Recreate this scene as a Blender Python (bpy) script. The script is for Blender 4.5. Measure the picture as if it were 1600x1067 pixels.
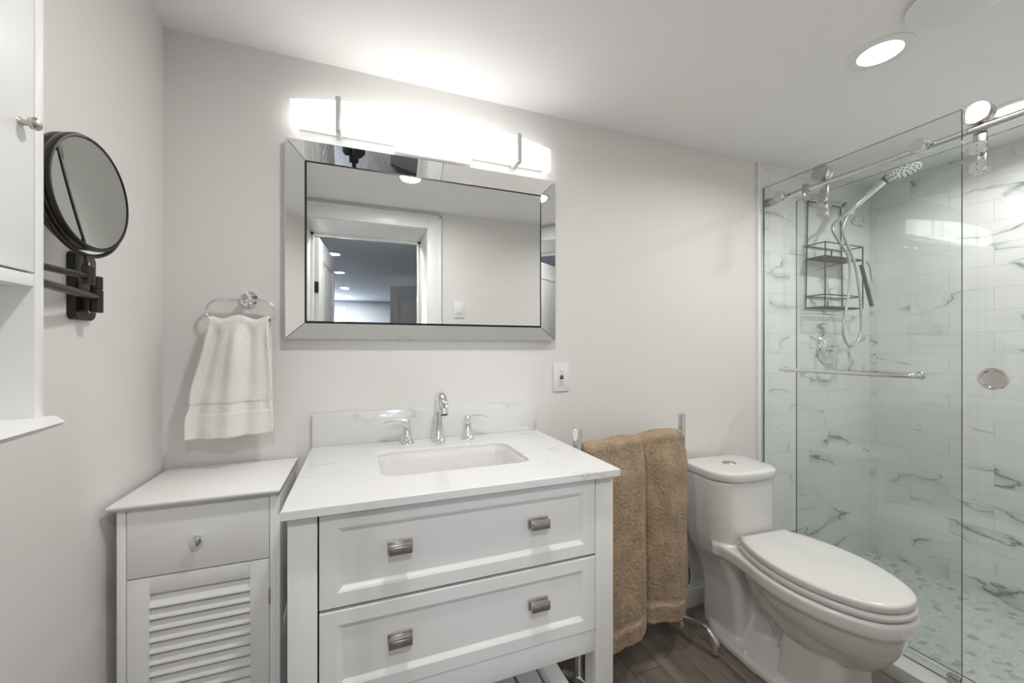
import bpy, bmesh, math, random
from mathutils import Vector, Matrix, noise as mn
random.seed(7)
PI = math.pi
for o in list(bpy.data.objects): bpy.data.objects.remove(o)
sc = bpy.context.scene
C = bpy.context.collection

# ------------------------------------------------------------ camera, world, exposure
cd = bpy.data.cameras.new('camera'); cam = bpy.data.objects.new('camera', cd); C.objects.link(cam)
cd.sensor_width = 36; cd.lens = 625/1600*36; cd.shift_y = 10.5/1600; cd.clip_start = .01
cam.location = (0, -1.45, 1.20)
cam.rotation_euler = (PI/2, 0, -math.atan(237/625))
sc.camera = cam
w = bpy.data.worlds.new('world'); sc.world = w; w.use_nodes = True
w.node_tree.nodes['Background'].inputs[0].default_value = (.75, .85, 1, 1)
w.node_tree.nodes['Background'].inputs[1].default_value = 1.0
sc.view_settings.view_transform = 'Standard'; sc.view_settings.look = 'None'
sc.view_settings.gamma = 1; sc.view_settings.use_curve_mapping = False
sc.view_settings.exposure = 0.0
VAN = 2.6       # vanity light emission
CAN = 7.0       # power of each bathroom ceiling light (W)
WH = (1, .98, .955)

CEIL = 2.136; LX = -.5365; RX = 2.776; BY = -1.36; HY = -1.72

# ------------------------------------------------------------ materials
MATS = {}
def mat(name, col=(.8,.8,.8), rough=.5, metal=0., spec=.5, coat=0., emis=None, estr=0, bump=None, trans=0, sheen=0):
    if name in MATS: return MATS[name]
    m = bpy.data.materials.new(name); m.use_nodes = True; MATS[name] = m
    nt = m.node_tree; b = nt.nodes['Principled BSDF']
    b.inputs['Base Color'].default_value = (*col, 1); b.inputs['Roughness'].default_value = rough
    b.inputs['Metallic'].default_value = metal; b.inputs['Specular IOR Level'].default_value = spec
    b.inputs['Coat Weight'].default_value = coat; b.inputs['Coat Roughness'].default_value = .05
    if trans: b.inputs['Transmission Weight'].default_value = trans
    if sheen: b.inputs['Sheen Weight'].default_value = sheen; b.inputs['Sheen Roughness'].default_value = .5
    if emis: b.inputs['Emission Color'].default_value = (*emis, 1); b.inputs['Emission Strength'].default_value = estr
    if bump:   # (scale, strength, distance)
        tc = nt.nodes.new('ShaderNodeTexCoord'); n = nt.nodes.new('ShaderNodeTexNoise'); n.inputs['Scale'].default_value = bump[0]
        n.inputs['Detail'].default_value = 3
        bp = nt.nodes.new('ShaderNodeBump'); bp.inputs['Strength'].default_value = bump[1]; bp.inputs['Distance'].default_value = bump[2]
        nt.links.new(tc.outputs['Object'], n.inputs['Vector']); nt.links.new(n.outputs['Fac'], bp.inputs['Height'])
        nt.links.new(bp.outputs['Normal'], b.inputs['Normal'])
    return m
class NT:
    def __init__(s, m): s.nt = m.node_tree; s.b = s.nt.nodes['Principled BSDF']
    def n(s, t, **k):
        x = s.nt.nodes.new(t)
        for a, v in k.items():
            if a.startswith('i_'): x.inputs[a[2:].replace('_', ' ')].default_value = v
            else: setattr(x, a, v)
        return x
    def l(s, a, b): s.nt.links.new(a, b)
    def math(s, op, a, b=None, c=None, clamp=False):
        x = s.nt.nodes.new('ShaderNodeMath'); x.operation = op; x.use_clamp = clamp
        for i, v in enumerate((a, b, c)):
            if v is None: continue
            if isinstance(v, (int, float)): x.inputs[i].default_value = v
            else: s.l(v, x.inputs[i])
        return x.outputs[0]
    def mix(s, f, a, b):
        x = s.nt.nodes.new('ShaderNodeMix'); x.data_type = 'RGBA'
        for i, v in ((0, f), (6, a), (7, b)):
            if isinstance(v, (int, float)): x.inputs[i].default_value = v
            elif isinstance(v, tuple): x.inputs[i].default_value = (*v, 1) if len(v) == 3 else v
            else: s.l(v, x.inputs[i])
        return x.outputs[2]
    def ramp(s, f, stops):
        x = s.nt.nodes.new('ShaderNodeMapRange'); x.clamp = True; s.l(f, x.inputs[0])
        for i, v in enumerate(stops): x.inputs[i+1].default_value = v
        return x.outputs[0]

wall_paint = mat('wall_paint', (.81,.79,.77), .55, bump=(90,.06,.002))
ceil_paint = mat('ceiling_paint', (.93,.925,.915), .7, bump=(60,.05,.002))
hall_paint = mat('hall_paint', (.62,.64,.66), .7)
trim_white = mat('trim_white', (.86,.86,.85), .3)
cab_white = mat('cabinet_white_paint', (.84,.84,.825), .32, bump=(150,.03,.001))
van_paint = mat('vanity_paint', (.82,.82,.805), .33, bump=(120,.03,.001))
gap_shade = mat('gap_shade', (.05,.05,.05), .9)  # shade of the vanity gaps, put into the colour
ceramic = mat('ceramic_glaze', (.78,.77,.755), .10, coat=.6)
seat_plastic = mat('seat_plastic', (.76,.75,.73), .18)
chrome = mat('chrome', (.88,.88,.88), .06, 1)
nickel = mat('brushed_nickel', (.52,.49,.45), .28, 1)
nickel_lt = mat('polished_nickel', (.74,.73,.715), .12, 1)
bracket_m = mat('satin_bracket', (.62,.62,.62), .4, .6)
bronze = mat('oil_rubbed_bronze', (.055,.05,.047), .28, .8)
black_wire = mat('black_wire', (.02,.02,.022), .45)
mirror_m = mat('mirror_silver', (.86,.88,.87), 0.0, 1)
shade_m = mat('lit_acrylic', (.95,.95,.95), .3, emis=(1,.985,.96), estr=VAN)
plastic_w = mat('white_plastic', (.85,.85,.84), .3)
blackp = mat('black_plastic', (.012,.012,.013), .35)
redb = mat('red_button', (.35,.04,.03), .4)
rubber = mat('grey_rubber', (.09,.09,.095), .6)
door_dark = mat('grey_door_paint', (.62,.62,.62), .4)
hose_m = mat('hose_steel', (.62,.63,.64), .3, .8, bump=(700,.3,.0006))
lens_m = mat('light_lens', (1,1,1), .4, emis=(1,.97,.93), estr=14)
blue_glow = mat('window_daylight', (.5,.6,.8), .5, emis=(.45,.62,1), estr=1.0)

def vein_setup(T, vec, amount, dark=(.16,.17,.175), scale=2.2):
    """thin broken grey veins and soft smudges in a white stone"""
    d = T.n('ShaderNodeTexNoise', i_Scale=scale*1.3, i_Detail=5.0, i_Roughness=.6); T.l(vec, d.inputs['Vector'])
    dv = T.n('ShaderNodeVectorMath', operation='MULTIPLY_ADD'); T.l(d.outputs['Color'], dv.inputs[0]); dv.inputs[1].default_value = (.26,.26,.26); T.l(vec, dv.inputs[2])
    n1 = T.n('ShaderNodeTexNoise', i_Scale=scale, i_Detail=2.0, i_Roughness=.45); T.l(dv.outputs[0], n1.inputs['Vector'])
    r = T.math('ABSOLUTE', T.math('SUBTRACT', n1.outputs['Fac'], .5))
    thick = T.n('ShaderNodeTexNoise', i_Scale=scale*6, i_Detail=2.0); T.l(vec, thick.inputs['Vector'])
    thin = T.math('SUBTRACT', 1, T.math('DIVIDE', r, T.ramp(thick.outputs['Fac'], (.35, .68, .003, .020))), clamp=True)
    wide = T.ramp(r, (0, .06, .42, 0))
    gate = T.n('ShaderNodeTexNoise', i_Scale=scale*1.7, i_Detail=2.0); T.l(vec, gate.inputs['Vector'])
    g = T.ramp(gate.outputs['Fac'], (.46, .58, 0, 1)); g2 = T.ramp(gate.outputs['Fac'], (.50, .68, 0, 1))
    f = T.math('MAXIMUM', T.math('MULTIPLY', thin, g), T.math('MULTIPLY', wide, g2))
    return T.math('MULTIPLY', f, amount), dark
def quartz():
    m = mat('quartz_top', (.84,.84,.83), .12, coat=.3); T = NT(m)
    tc = T.n('ShaderNodeTexCoord'); mp = T.n('ShaderNodeMapping'); mp.inputs['Scale'].default_value = (1,1.6,1.6); mp.inputs['Rotation'].default_value = (.3,.5,.4)
    T.l(tc.outputs['Object'], mp.inputs[0])
    f, d = vein_setup(T, mp.outputs[0], .40, (.36,.35,.34), 3.0)
    T.l(T.mix(f, (.77,.77,.76), d), T.b.inputs['Base Color']); return m
quartz_m = quartz()
def tile(name, axis):
    """running-bond marble tile 0.305 x 0.105; axis = which world axis runs along the wall"""
    m = mat(name, (.85,.86,.86), .10, coat=.3); T = NT(m)
    tc = T.n('ShaderNodeTexCoord'); sp = T.n('ShaderNodeSeparateXYZ'); T.l(tc.outputs['Object'], sp.inputs[0])
    a = sp.outputs[axis]; z = sp.outputs['Z']
    zz = T.math('DIVIDE', T.math('SUBTRACT', z, .035), .1035); row = T.math('FLOOR', zz); fz = T.math('FRACT', zz)
    off = T.math('MULTIPLY', T.math('MODULO', T.math('ADD', row, 100), 2.), .5)
    aa = T.math('ADD', T.math('DIVIDE', a, .306), T.math('ADD', off, .13)); col = T.math('FLOOR', aa); fa = T.math('FRACT', aa)
    ez = T.math('MULTIPLY', T.math('MINIMUM', fz, T.math('SUBTRACT', 1, fz)), .1035)
    ea = T.math('MULTIPLY', T.math('MINIMUM', fa, T.math('SUBTRACT', 1, fa)), .306)
    e = T.math('MINIMUM', ez, ea)
    grout = T.ramp(e, (.0007, .0013, 1, 0))
    cv = T.n('ShaderNodeCombineXYZ'); T.l(row, cv.inputs[0]); T.l(col, cv.inputs[1])
    wn = T.n('ShaderNodeTexWhiteNoise', noise_dimensions='3D'); T.l(cv.outputs[0], wn.inputs['Vector'])
    sc_ = T.n('ShaderNodeVectorMath', operation='SCALE'); T.l(wn.outputs['Color'], sc_.inputs[0]); sc_.inputs[3].default_value = .35
    # fold pairs of tiles so that some veins run on across joints
    add = T.n('ShaderNodeVectorMath', operation='ADD'); T.l(tc.outputs['Object'], add.inputs[0]); T.l(sc_.outputs[0], add.inputs[1])
    mp = T.n('ShaderNodeMapping'); T.l(add.outputs[0], mp.inputs[0])
    mp.inputs['Rotation'].default_value = (.5, .4, 0); mp.inputs['Scale'].default_value = (.75,.75,2.1)
    f, d = vein_setup(T, mp.outputs[0], .95, (.20,.215,.22), 1.9)
    tone = T.ramp(wn.outputs['Value'], (0, 1, 0, .05))
    base = T.mix(tone, (.84,.845,.84), (.5,.52,.53))
    c = T.mix(f, base, d)
    c = T.mix(T.math('MULTIPLY', grout, .6), c, (.52,.53,.52))
    T.l(c, T.b.inputs['Base Color'])
    bp = T.n('ShaderNodeBump', i_Strength=.35, i_Distance=.001); T.l(T.math('SUBTRACT', 1, grout), bp.inputs['Height']); T.l(bp.outputs[0], T.b.inputs['Normal'])
    return m
tile_x = tile('marble_tile_head_wall', 'X'); tile_y = tile('marble_tile_long_wall', 'Y')
def pebble():
    m = mat('pebble_mosaic', (.7,.72,.71), .25); T = NT(m)
    tc = T.n('ShaderNodeTexCoord'); mp = T.n('ShaderNodeMapping'); mp.inputs['Scale'].default_value = (1,1.35,1); T.l(tc.outputs['Object'], mp.inputs[0])
    nz = T.n('ShaderNodeTexNoise', i_Scale=14.0, i_Detail=1.0); T.l(mp.outputs[0], nz.inputs['Vector'])
    dv = T.n('ShaderNodeVectorMath', operation='MULTIPLY_ADD'); T.l(nz.outputs['Color'], dv.inputs[0]); dv.inputs[1].default_value = (.03,.03,0); T.l(mp.outputs[0], dv.inputs[2])
    v1 = T.n('ShaderNodeTexVoronoi', feature='DISTANCE_TO_EDGE', i_Scale=30.0); T.l(dv.outputs[0], v1.inputs['Vector'])
    v2 = T.n('ShaderNodeTexVoronoi', feature='F1', i_Scale=30.0); T.l(dv.outputs[0], v2.inputs['Vector'])
    sp = T.n('ShaderNodeSeparateXYZ'); T.l(v2.outputs['Color'], sp.inputs[0])
    tone = T.ramp(sp.outputs[0], (.70, .95, 0, .9))
    c = T.mix(tone, (.66,.68,.66), (.36,.39,.39))
    g = T.ramp(v1.outputs['Distance'], (.03, .10, 1, 0))
    nn = T.n('ShaderNodeTexNoise', i_Scale=60.0, i_Detail=3.0); T.l(tc.outputs['Object'], nn.inputs['Vector'])
    c = T.mix(T.ramp(nn.outputs['Fac'], (.58,.75,0,.5)), c, (.3,.33,.33))
    T.l(T.mix(g, c, (.60,.61,.585)), T.b.inputs['Base Color'])
    bp = T.n('ShaderNodeBump', i_Strength=.3, i_Distance=.002); T.l(T.ramp(v1.outputs['Distance'], (0,.15,0,1)), bp.inputs['Height']); T.l(bp.outputs[0], T.b.inputs['Normal'])
    return m
pebble_m = pebble()
def wood_floor():
    m = mat('dark_wood_plank', (.12,.1,.085), .38); T = NT(m)
    tc = T.n('ShaderNodeTexCoord'); sp = T.n('ShaderNodeSeparateXYZ'); T.l(tc.outputs['Object'], sp.inputs[0])
    px = T.math('DIVIDE', sp.outputs['X'], .118); ci = T.math('FLOOR', px); fx = T.math('FRACT', px)
    wn0 = T.n('ShaderNodeTexWhiteNoise', noise_dimensions='1D'); T.l(ci, wn0.inputs['W'])
    py = T.math('ADD', T.math('DIVIDE', sp.outputs['Y'], .9), T.math('MULTIPLY', wn0.outputs['Value'], 5)); ri = T.math('FLOOR', py); fy = T.math('FRACT', py)
    cv = T.n('ShaderNodeCombineXYZ'); T.l(ci, cv.inputs[0]); T.l(ri, cv.inputs[1])
    wn = T.n('ShaderNodeTexWhiteNoise', noise_dimensions='3D'); T.l(cv.outputs[0], wn.inputs['Vector'])
    e = T.math('MINIMUM', T.math('MULTIPLY', T.math('MINIMUM', fx, T.math('SUBTRACT', 1, fx)), .118), T.math('MULTIPLY', T.math('MINIMUM', fy, T.math('SUBTRACT', 1, fy)), .9))
    g = T.ramp(e, (.0006, .0016, 1, 0))
    add = T.n('ShaderNodeVectorMath', operation='MULTIPLY_ADD'); T.l(wn.outputs['Color'], add.inputs[0]); add.inputs[1].default_value = (3,3,3); T.l(tc.outputs['Object'], add.inputs[2])
    mp = T.n('ShaderNodeMapping'); mp.inputs['Scale'].default_value = (22,2.2,1); T.l(add.outputs[0], mp.inputs[0])
    nz = T.n('ShaderNodeTexNoise', i_Scale=1.0, i_Detail=6.0, i_Roughness=.6, i_Distortion=.6); T.l(mp.outputs[0], nz.inputs['Vector'])
    c = T.mix(T.ramp(nz.outputs['Fac'], (.3,.72,0,1)), (.12,.095,.078), (.34,.285,.24))
    c = T.mix(T.ramp(wn.outputs['Value'], (0,1,0,.45)), c, (.15,.125,.105))
    T.l(T.mix(g, c, (.03,.025,.02)), T.b.inputs['Base Color'])
    bp = T.n('ShaderNodeBump', i_Strength=.25, i_Distance=.001); T.l(nz.outputs['Fac'], bp.inputs['Height']); T.l(bp.outputs[0], T.b.inputs['Normal'])
    return m
wood_m = wood_floor()
def glass(name, tint):
    m = bpy.data.materials.new(name); m.use_nodes = True; nt = m.node_tree; nt.nodes.clear()
    out = nt.nodes.new('ShaderNodeOutputMaterial'); tr = nt.nodes.new('ShaderNodeBsdfTransparent'); gl = nt.nodes.new('ShaderNodeBsdfGlossy')
    tr.inputs[0].default_value = (*tint, 1); gl.inputs['Roughness'].default_value = 0; gl.inputs[0].default_value = (1,1,1,1)
    ge = nt.nodes.new('ShaderNodeNewGeometry'); dp = nt.nodes.new('ShaderNodeVectorMath'); dp.operation = 'DOT_PRODUCT'
    nt.links.new(ge.outputs['Incoming'], dp.inputs[0]); nt.links.new(ge.outputs['Normal'], dp.inputs[1])
    def M(op, a, b=None):
        x = nt.nodes.new('ShaderNodeMath'); x.operation = op; x.use_clamp = False
        for i, v in enumerate((a, b)):
            if v is None: continue
            if isinstance(v, (int, float)): x.inputs[i].default_value = v
            else: nt.links.new(v, x.inputs[i])
        return x.outputs[0]
    f = M('ADD', .04, M('MULTIPLY', .96, M('POWER', M('SUBTRACT', 1, M('ABSOLUTE', dp.outputs['Value'])), 5)))
    mx = nt.nodes.new('ShaderNodeMixShader'); nt.links.new(f, mx.inputs[0]); nt.links.new(tr.outputs[0], mx.inputs[1]); nt.links.new(gl.outputs[0], mx.inputs[2])
    nt.links.new(mx.outputs[0], out.inputs[0]); return m
glass_m = glass('clear_glass', (.955,.975,.968))
glass_edge = mat('glass_edge', (.07,.10,.095), .15)
def terry(name, c1, c2, sc1):
    m = mat(name, c1, .95, sheen=.15); T = NT(m)
    tc = T.n('ShaderNodeTexCoord')
    n1 = T.n('ShaderNodeTexNoise', i_Scale=sc1, i_Detail=4.0, i_Roughness=.7); T.l(tc.outputs['Object'], n1.inputs['Vector'])
    n2 = T.n('ShaderNodeTexNoise', i_Scale=14.0, i_Detail=3.0); T.l(tc.outputs['Object'], n2.inputs['Vector'])
    f = T.math('ADD', T.math('MULTIPLY', T.ramp(n1.outputs['Fac'], (.35,.65,0,1)), .7), T.math('MULTIPLY', T.ramp(n2.outputs['Fac'], (.35,.65,0,1)), .3))
    T.l(T.mix(f, c2, c1), T.b.inputs['Base Color'])
    bp = T.n('ShaderNodeBump', i_Strength=.8, i_Distance=.003); T.l(n1.outputs['Fac'], bp.inputs['Height']); T.l(bp.outputs[0], T.b.inputs['Normal'])
    return m
terry_tan = terry('tan_terry', (.52,.385,.25), (.20,.14,.09), 170)
terry_tan_flat = mat('tan_band', (.50,.385,.27), .8)
terry_white = terry('white_terry', (.97,.955,.92), (.88,.85,.80), 230)
terry_white_flat = mat('white_band', (.93,.915,.88), .8)

# ------------------------------------------------------------ geometry helpers (all in world coordinates)
def wloc(o):
    v = Vector((0,0,0))
    while o: v = v + o.location; o = o.parent
    return v
def obj(name, bm, m, parent=None, smooth=True, angle=35, label=None):
    me = bpy.data.meshes.new(name)
    bmesh.ops.recalc_face_normals(bm, faces=bm.faces[:])
    if parent: bmesh.ops.translate(bm, verts=bm.verts[:], vec=-wloc(parent))
    bm.to_mesh(me); bm.free()
    for mm in (m if isinstance(m, (list, tuple)) else [m]): me.materials.append(mm)
    o = bpy.data.objects.new(name, me); C.objects.link(o)
    if parent: o.parent = parent
    if smooth:
        for p in me.polygons: p.use_smooth = True
        me.set_sharp_from_angle(angle=math.radians(angle))
    if label: o['label'] = label
    return o
def thing(name, label, cat, loc=(0,0,0), group=None):
    o = bpy.data.objects.new(name, None); C.objects.link(o); o.location = loc; o.empty_display_size = .05
    o['label'] = label; o['category'] = cat
    if group: o['group'] = group
    return o
def tag(o, label, cat, group=None):
    o['label'] = label; o['category'] = cat
    if group: o['group'] = group
    return o
def struct(name, bm, m, **k):
    o = obj(name, bm, m, **k); o['kind'] = 'structure'; return o
def box(bm, lo, hi, bev=0, seg=2, mi=0):
    r = bmesh.ops.create_cube(bm, size=1); vs = r['verts']
    for v in vs: v.co = Vector([(lo[i]+hi[i])/2 + v.co[i]*(hi[i]-lo[i]) for i in range(3)])
    fs = set(f for v in vs for f in v.link_faces)
    for f in fs: f.material_index = mi
    if bev:
        es = list(set(e for v in vs for e in v.link_edges))
        bmesh.ops.bevel(bm, geom=es, offset=bev, segments=seg, affect='EDGES', profile=.5, material=-1)
    return bm
def B(): return bmesh.new()
def bx(lo, hi, bev=0, seg=2): return box(B(), lo, hi, bev, seg)
def ring(bm, pts): return [bm.verts.new(p) for p in pts]
def loft(bm, rings, cap=True, mi=0, closed=True):
    rs = [ring(bm, r) for r in rings]; n = len(rs[0])
    for a, b in zip(rs, rs[1:]):
        for i in range(n if closed else n-1):
            f = bm.faces.new((a[i], a[(i+1) % n], b[(i+1) % n], b[i])); f.material_index = mi
    if cap and closed: bm.faces.new(rs[0]).material_index = mi; bm.faces.new(rs[-1]).material_index = mi
    return bm
def frame(d):
    d = Vector(d).normalized(); u = d.cross(Vector((0,0,1)))
    if u.length < 1e-3: u = d.cross(Vector((1,0,0)))
    u.normalize(); return u, d.cross(u).normalized()
def lathe(bm, org, axis, prof, seg=32, mi=0):
    """prof: list of (distance along axis, radius)"""
    u, v = frame(axis); d = Vector(axis).normalized(); org = Vector(org)
    loft(bm, [[org + d*h + (u*math.cos(2*PI*i/seg) + v*math.sin(2*PI*i/seg))*max(r, 1e-5) for i in range(seg)] for h, r in prof], mi=mi)
    return bm
def cyl(bm, a, b, r, r2=None, seg=24, bev=0):
    a = Vector(a); b = Vector(b); L = (b-a).length; r2 = r if r2 is None else r2
    p = [(0, r-bev), (bev, r), (L-bev, r2), (L, r2-bev)] if bev else [(0, r), (L, r2)]
    return lathe(bm, a, b-a, p, seg)
def catmull(pts, n=8, closed=False):
    P = [Vector(p) for p in pts]; out = []; m = len(P)
    for i in range(m if closed else m-1):
        p0 = P[(i-1) % m] if closed or i > 0 else P[0]*2-P[1]; p1 = P[i]; p2 = P[(i+1) % m]
        p3 = P[(i+2) % m] if closed or i+2 < m else P[-1]*2-P[-2]
        for k in range(n):
            t = k/n
            out.append(.5*((2*p1)+(p2-p0)*t+(2*p0-5*p1+4*p2-p3)*t*t+(3*p1-p0-3*p2+p3)*t**3))
    if not closed: out.append(P[-1])
    return out
def tube(bm, pts, r, seg=12, closed=False, radii=None):
    P = [Vector(p) for p in pts]; n = len(P); rings = []; u = None
    for i in range(n):
        t = (P[(i+1) % n]-P[i-1]) if closed or 0 < i < n-1 else (P[1]-P[0] if i == 0 else P[-1]-P[-2])
        t.normalize()
        if u is None: u = frame(t)[0]
        else: u = (u - t*u.dot(t)).normalized()
        v = t.cross(u); rr = radii[i] if radii else r
        rings.append([P[i]+(u*math.cos(2*PI*k/seg)+v*math.sin(2*PI*k/seg))*rr for k in range(seg)])
    if closed:
        rs = [ring(bm, q) for q in rings]
        for a, b in zip(rs, rs[1:]+rs[:1]):
            for k in range(seg): bm.faces.new((a[k], a[(k+1) % seg], b[(k+1) % seg], b[k]))
    else: loft(bm, rings)
    return bm
def rrect(w, d, r, n=6):
    """rounded rectangle outline centred on 0: half sizes w, d"""
    out = []
    for cx, cy, a0 in ((w-r, d-r, 0), (-w+r, d-r, PI/2), (-w+r, -d+r, PI), (w-r, -d+r, 1.5*PI)):
        for k in range(n+1):
            a = a0 + PI/2*k/n; out.append((cx+r*math.cos(a), cy+r*math.sin(a)))
    return out
def prism(bm, outline, z0, z1, bev=0, seg=3):
    """outline (x, y) extruded in z with rounded top and bottom edge"""
    cx = sum(p[0] for p in outline)/len(outline); cy = sum(p[1] for p in outline)/len(outline)
    def off(e):
        n = len(outline); o = []
        for i in range(n):
            a = Vector(outline[i-1]); b = Vector(outline[(i+1) % n]); t = (b-a)
            if t.length < 1e-9: t = Vector((1,0))
            t.normalize(); nn = Vector((t.y, -t.x)); q = Vector(outline[i])
            if nn.dot(q-Vector((cx, cy))) < 0: nn = -nn
            o.append(q - nn*e)
        return o
    if not bev: return loft(bm, [[(p[0], p[1], z0) for p in outline], [(p[0], p[1], z1) for p in outline]])
    rings = []
    for k in range(seg+1):
        a = PI/2*k/seg; e = bev*(1-math.sin(a)); rings.append([(p.x, p.y, z0+bev*(1-math.cos(a))) for p in off(e)])
    for k in range(seg+1):
        a = PI/2*k/seg; e = bev*(1-math.cos(a)); rings.append([(p.x, p.y, z1-bev+bev*math.sin(a)) for p in off(e)])
    return loft(bm, rings)

# ------------------------------------------------------------ the room
struct('floor', bx((-.70,-1.9,-.05), (1.86,.05,0)), wood_m, smooth=False)
struct('ceiling', bx((-.70,HY,CEIL), (RX+.15,.12,CEIL+.06)), ceil_paint, smooth=False)
struct('wall_back', bx((-.70,0,-.05), (1.87,.12,CEIL+.03)), wall_paint, smooth=False)
struct('wall_left', bx((-.70,BY,-.05), (LX,.0,CEIL+.03)), wall_paint, smooth=False)
struct('wall_shower_head', bx((1.87,-.008,-.05), (RX+.12,.12,CEIL+.03)), tile_x, smooth=False)
struct('wall_right', bx((RX,HY,-.05), (RX+.12,-.008,CEIL+.03)), tile_y, smooth=False)
b = B(); box(b, (1.868,-.012,0), (1.886,.0,CEIL), .002); struct('trim_1', b, trim_white)
JX0, JX1, JZ = -.33, .433, 2.02
b = B(); box(b, (-.70,HY,-.05), (JX0,BY,CEIL+.03)); box(b, (JX1,HY,-.05), (1.80,BY,CEIL+.03)); box(b, (JX0,HY,JZ), (JX1,BY,CEIL+.03))
struct('wall_front', b, wall_paint, smooth=False)
struct('wall_shower_end', bx((1.80,HY,-.05), (RX+.1,BY,CEIL+.03)), tile_x, smooth=False)
# door casing and jamb lining
def casing(name, x0, x1, z, y0, y1, wd=.093):
    b = B()
    for s, x in ((-1, x0), (1, x1)):
        a, c = sorted((x, x+s*wd)); box(b, (a, y0, 0), (c, y1, z+wd), .003)
        a, c = sorted((x+s*(wd-.014), x+s*wd)); box(b, (a, min(y0,y1)-.0, 0), (c, y1+(.006 if y1 > y0 else -.006), z+wd), .002)
    box(b, (x0, y0, z), (x1, y1, z+wd), .003); box(b, (x0-wd, y0, z+wd-.014), (x1+wd, y1+.006, z+wd), .002)
    return struct(name, b, trim_white)
casing('trim_2', JX0, JX1, JZ, BY, BY+.016)
b = B()
for x0, x1 in ((JX0, JX0+.004), (JX1-.004, JX1)): box(b, (x0, HY, 0), (x1, BY, JZ))
box(b, (JX0, HY, JZ-.004), (JX1, BY, JZ)); struct('trim_3', b, trim_white, smooth=False)
b = B()
for x0, x1 in ((JX0+.004, JX0+.024), (JX1-.024, JX1-.004)): box(b, (x0, HY-.004, 0), (x1, HY+.03, JZ-.004), .002)
box(b, (JX0+.004, HY-.004, JZ-.024), (JX1-.004, HY+.03, JZ-.004), .002); struct('trim_4', b, trim_white)
# baseboards
def baseboard(name, lo, hi, ax):
    b = B(); box(b, lo, hi, .002)
    l2 = list(lo); h2 = list(hi); l2[2] = hi[2]-.002; h2[2] = hi[2]+.016
    if ax == 'y': l2[1] = hi[1]-(hi[1]-lo[1])*.55
    else: h2[0] = lo[0]+(hi[0]-lo[0])*.55
    box(b, l2, h2, .003); return struct(name, b, trim_white)
baseboard('baseboard_back', (LX,-.015,0), (1.868,0,.085), 'y')
baseboard('baseboard_left', (LX,BY+.017,0), (LX+.015,-.016,.085), 'x')
# shower base and curb
struct('floor_shower', bx((1.955,BY,-.05), (RX,-.008,.018)), pebble_m, smooth=False)
b = B(); box(b, (1.815,BY,-.02), (1.955,-.0125,.050), .002)
struct('trim_5', b, quartz_m)

# hall beyond the doorway (seen in the wall mirror)
struct('floor_hall', bx((-2.2,-7.2,-.05), (2.4,-1.9,0)), wood_m, smooth=False)
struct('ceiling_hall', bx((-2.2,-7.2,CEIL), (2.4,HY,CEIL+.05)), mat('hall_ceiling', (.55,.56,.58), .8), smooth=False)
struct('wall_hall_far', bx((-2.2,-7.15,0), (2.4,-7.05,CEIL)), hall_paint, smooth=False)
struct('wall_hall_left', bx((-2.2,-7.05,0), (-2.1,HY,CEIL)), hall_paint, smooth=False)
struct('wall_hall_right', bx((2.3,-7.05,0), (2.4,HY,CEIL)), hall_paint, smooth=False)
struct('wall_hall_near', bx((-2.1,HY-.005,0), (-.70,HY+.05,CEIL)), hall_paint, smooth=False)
b = bx((-1.05,-7.05,1.45), (-.27,-7.03,2.0), .003); wn_ = struct('window_1', b, trim_white)
o = obj('pane', bx((-.97,-7.03,1.52), (-.35,-7.024,1.92)), blue_glow, wn_, smooth=False)
def door_leaf(name, p0, p1, th, m, z0=.01, z1=2.0):
    """panelled door standing from p0 to p1 (x, y)"""
    a = Vector((*p0, 0)); d = Vector((*p1, 0))-a; L = d.length; d.normalize(); n = Vector((-d.y, d.x, 0))
    b = B(); box(b, (0, -th/2, z0), (L, th/2, z1), .002)
    for zz0, zz1 in ((.25, .95), (1.08, 1.86)):
        for s in (-1, 1):
            t = .012
            for lo, hi in (((.11, zz0), (L-.11, zz0+t)), ((.11, zz1-t), (L-.11, zz1)), ((.11, zz0), (.11+t, zz1)), ((L-.11-t, zz0), (L-.11, zz1))):
                y0, y1 = sorted((s*th/2, s*(th/2+.007))); box(b, (lo[0], y0, lo[1]), (hi[0], y1, hi[1]), .002)
            y0, y1 = sorted((s*th/2, s*(th/2+.004))); box(b, (.17, y0, zz0+.06), (L-.17, y1, zz1-.06), .0015)
    M = Matrix((( d.x, n.x, 0, a.x), (d.y, n.y, 0, a.y), (0, 0, 1, 0), (0, 0, 0, 1)))
    bmesh.ops.transform(b, matrix=M, verts=b.verts[:])
    return struct(name, b, m)
d1 = door_leaf('door_1', (-.295,-1.77), (-.235,-2.50), .035, trim_white)
obj('latch_plate', bx((-.307,-1.768,1.60), (-.281,-1.752,1.68), .003), blackp, d1)
door_leaf('door_2', (.37,-4.0), (1.05,-3.62), .036, door_dark)

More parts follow.
